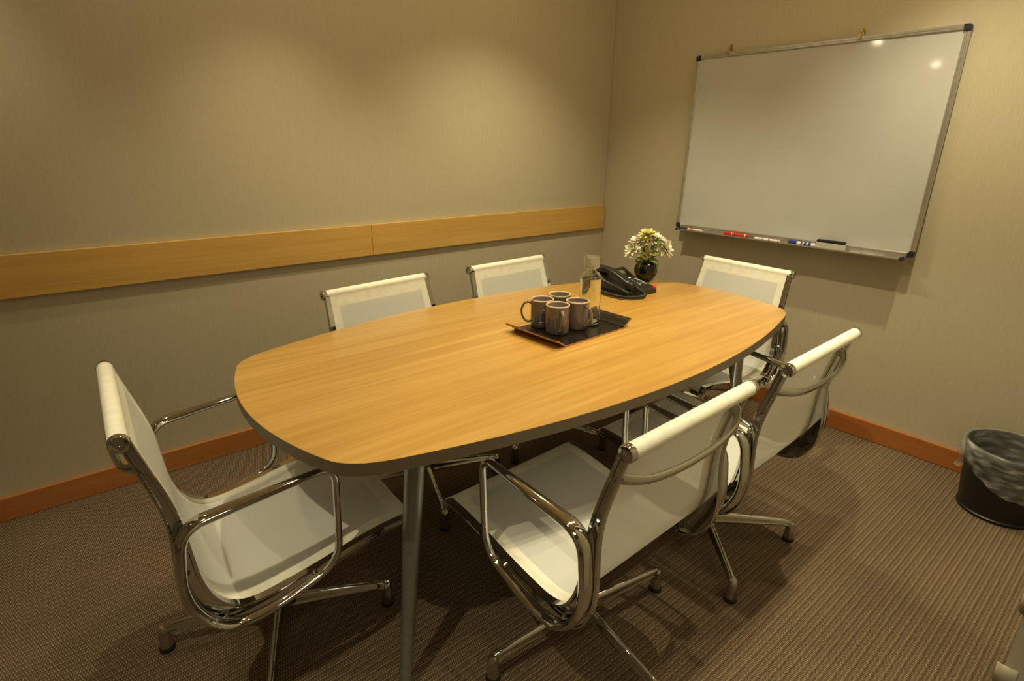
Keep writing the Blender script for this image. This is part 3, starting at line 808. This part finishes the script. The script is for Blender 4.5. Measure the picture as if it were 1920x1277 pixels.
def marker(y0, x, cap, body, band, lab, name='whiteboard_marker', r=0.0095, L=0.135):
    p = tray_at(y0, x); t = thing(name, lab, 'marker', (p.x, p.y, p.z + r + 0.0002), group='whiteboard pens on the tray')
    # lies along -Y (towards the right in the view), cap first
    def part(nm, prof, mat):
        bm = bmesh.new(); lathe(bm, prof, 20)
        for v in bm.verts: v.co = Vector((v.co.x, -v.co.z, v.co.y))
        return obj(nm, bm, mat, t)
    part('cap', [(0, 0), (r * 0.80, 0), (r * 0.95, 0.003), (r * 0.99, 0.040), (0, 0.040)], cap)
    part('barrel', [(0, 0.0402), (r * 0.93, 0.0402), (r * 0.93, L - 0.012), (r * 0.7, L - 0.011), (r * 0.7, L), (0, L)], body)
    if band:
        for a, b in band[1]:
            part('printed_band', [(r * 0.932, a), (r * 0.955, a + 0.0003), (r * 0.955, b - 0.0003), (r * 0.932, b)], band[0])
    return t
marker(-0.668, -0.043, 'navy', 'white', ('orange', [(0.055, 0.078)]), 'slim marker with navy cap and orange print, leftmost on the pen tray', r=0.0080)
marker(-0.938, -0.043, 'red', 'red', ('white', [(0.042, 0.046), (0.116, 0.122)]), 'red marker lying on the pen tray under the board', r=0.0112)
marker(-1.108, -0.043, 'white', 'white', ('red', [(0.008 + 0.036, 0.048), (0.075, 0.082), (0.124, 0.128)]), 'white capped marker with thin red bands on the pen tray', r=0.0078, L=0.132)
marker(-1.287, -0.043, 'blue', 'white', ('blue', [(0.060, 0.068), (0.074, 0.088), (0.093, 0.108)]), 'thick white marker with bright blue cap beside the eraser', r=0.0112)
# eraser
p = tray_at(-1.478, -0.0375)
er = thing('board_eraser', 'black and grey felt whiteboard eraser lying on the pen tray', 'eraser', (p.x, p.y, p.z + 0.0003))
q = roundpoly([(-0.017, -0.066), (0.017, -0.066), (0.017, 0.066), (-0.017, 0.066)], 0.014, 5)
bm = bmesh.new(); prism(bm, q, 0.0, 0.030); obj('grey_base', bm, 'lightgrey', er, smooth=40)
bm = bmesh.new(); prism(bm, [(p_.x * 0.72 + 0.003, p_.y * 0.985) for p_ in q], 0.0302, 0.043); obj('felt_top', bm, 'felt', er, smooth=40, bevel=0.006)
p = tray_at(-1.625, -0.038)
o = obj('white_tray_part', bx(-0.014, 0.014, -0.070, 0.070, 0.0003, 0.003), 'white', None, smooth=0, loc=(p.x, p.y, p.z + 0.0006)); o['label'] = 'flat white part of the pen tray at its right end'; o['category'] = 'card'  # white flat stretch of the tray itself, laid on as a separate strip
# hooks above the board
for yy, lab in ((-0.792, 'left brass hook fixing the top of the whiteboard to the wall'), (-1.415, 'right brass hook fixing the top of the whiteboard to the wall')):
    h = thing('wall_hook', lab, 'hook', (0, yy, BZ2), group='hooks above the whiteboard')
    bm = bmesh.new(); P_ = [(y, z) for y, z in [(-0.008, 0.012), (0.008, 0.012), (0.008, 0.032), (0.005, 0.042), (-0.005, 0.042), (-0.008, 0.032)]]
    a = [bm.verts.new((-0.0005, y, z)) for y, z in P_]; b = [bm.verts.new((-0.003, y, z)) for y, z in P_]; n = len(P_)
    bm.faces.new(a); bm.faces.new(b[::-1])
    for k in range(n): bm.faces.new((a[k], a[(k + 1) % n], b[(k + 1) % n], b[k]))
    obj('wall_plate', bm, 'brass', h, smooth=30)
    bm = bmesh.new(); tube(bm, catmull([(-0.003, -0.002, 0.026), (-0.010, -0.002, 0.024), (-0.020, 0.0, 0.014), (-0.026, 0.002, 0.006), (-0.0285, 0.003, -0.004)], 5), 0.0026, 10); obj('hook_arm', bm, 'brass', h)
    bm = bmesh.new(); box(bm, -0.0305, -0.0275, -0.003, 0.011, -0.012, 0.008); obj('clip', bm, 'brass', h, smooth=30, bevel=0.001)
    bm = bmesh.new(); bmesh.ops.create_uvsphere(bm, u_segments=12, v_segments=8, radius=0.0045)
    for v in bm.verts: v.co += Vector((-0.0055, 0, 0.034))
    obj('screw_head', bm, 'brass', h, smooth=180)

# ------------------------------------------------------------------ waste bin with liner
BX_, BY_, BH = -0.230, -2.335, 0.275
bn = thing('waste_bin', 'black round waste bin with a clear plastic liner in the right corner', 'bin', (BX_, BY_, 0))
bm = bmesh.new(); lathe(bm, [(0, 0.0), (0.122, 0.0), (0.126, 0.004), (0.127, 0.012), (0.123, 0.016), (0.150, BH - 0.006), (0.153, BH), (0.149, BH), (0.146, BH - 0.006), (0.119, 0.02), (0, 0.012)], 56); obj('bin_shell', bm, 'bin', bn, smooth=40)
bm = bmesh.new(); NA = 96; rows = []
ga = radians(128)   # where the bag is gathered
def skirt(a):
    d = abs((a - ga + pi) % (2 * pi) - pi)
    return 0.075 + 0.085 * (1 - math.exp(-(d / 0.75) ** 2))
levels = 26
for k in range(levels):
    ring = []
    for i in range(NA):
        a = 2 * pi * i / NA; d = ((a - ga + pi) % (2 * pi) - pi)
        g = math.exp(-(d / 0.55) ** 2)
        if k < 9:       # inside, from deep to rim
            t = k / 8; z = 0.09 + (BH + 0.004 - 0.09) * t; r = 0.1195 + (0.1435 - 0.1195) * (z - 0.02) / (BH - 0.02) + 0.0015 * sin(9 * a + 5 * t) * (1 - t)
        elif k < 12:    # over the rim
            t = (k - 8) / 4; an = pi * t; r = 0.1505 - 0.0075 * cos(an); z = BH + 0.003 + 0.0035 * sin(an)
        else:           # outside skirt
            t = (k - 11) / (levels - 12); z = BH - skirt(a) * t
            r = 0.1555 - 0.027 * (BH - z) / BH + 0.006 + 0.010 * g * sin(pi * t) + 0.0045 * sin(23 * a + 7 * t + 3 * sin(3 * a)) * t + 0.003 * sin(11 * a - 9 * t)
        ring.append(bm.verts.new((r * cos(a), r * sin(a), z)))
    rows.append(ring)
for a, b in zip(rows, rows[1:]):
    for i in range(NA): bm.faces.new((a[i], a[(i + 1) % NA], b[(i + 1) % NA], b[i]))
obj('plastic_liner', bm, 'film', bn, smooth=180)
# knotted tuft of the liner
bm = bmesh.new()
c = Vector((0.160 * cos(ga), 0.160 * sin(ga), BH - 0.085))
for k in range(7):
    d = Vector((cos(ga + random.uniform(-0.9, 0.9)), sin(ga + random.uniform(-0.9, 0.9)), random.uniform(-0.6, 0.7))).normalized()
    n = Vector((0, 0, 1)).cross(d).normalized(); petal(bm, c, d, n, random.uniform(0.02, 0.035), 0.02, 0.3, segs=3)
obj('liner_knot', bm, 'film', bn, smooth=180)

# ------------------------------------------------------------------ small clip under the far end of the table
c = obj('plastic_clip', bx(-0.012, 0.012, -0.018, 0.018, 0.0, 0.010), 'rubber', None, smooth=30, bevel=0.002, loc=(-0.862, -1.360, 0.4062))
c.rotation_euler.z = radians(20); tag(c, 'small black plastic clip lying on the seat under the far table end', 'clip')
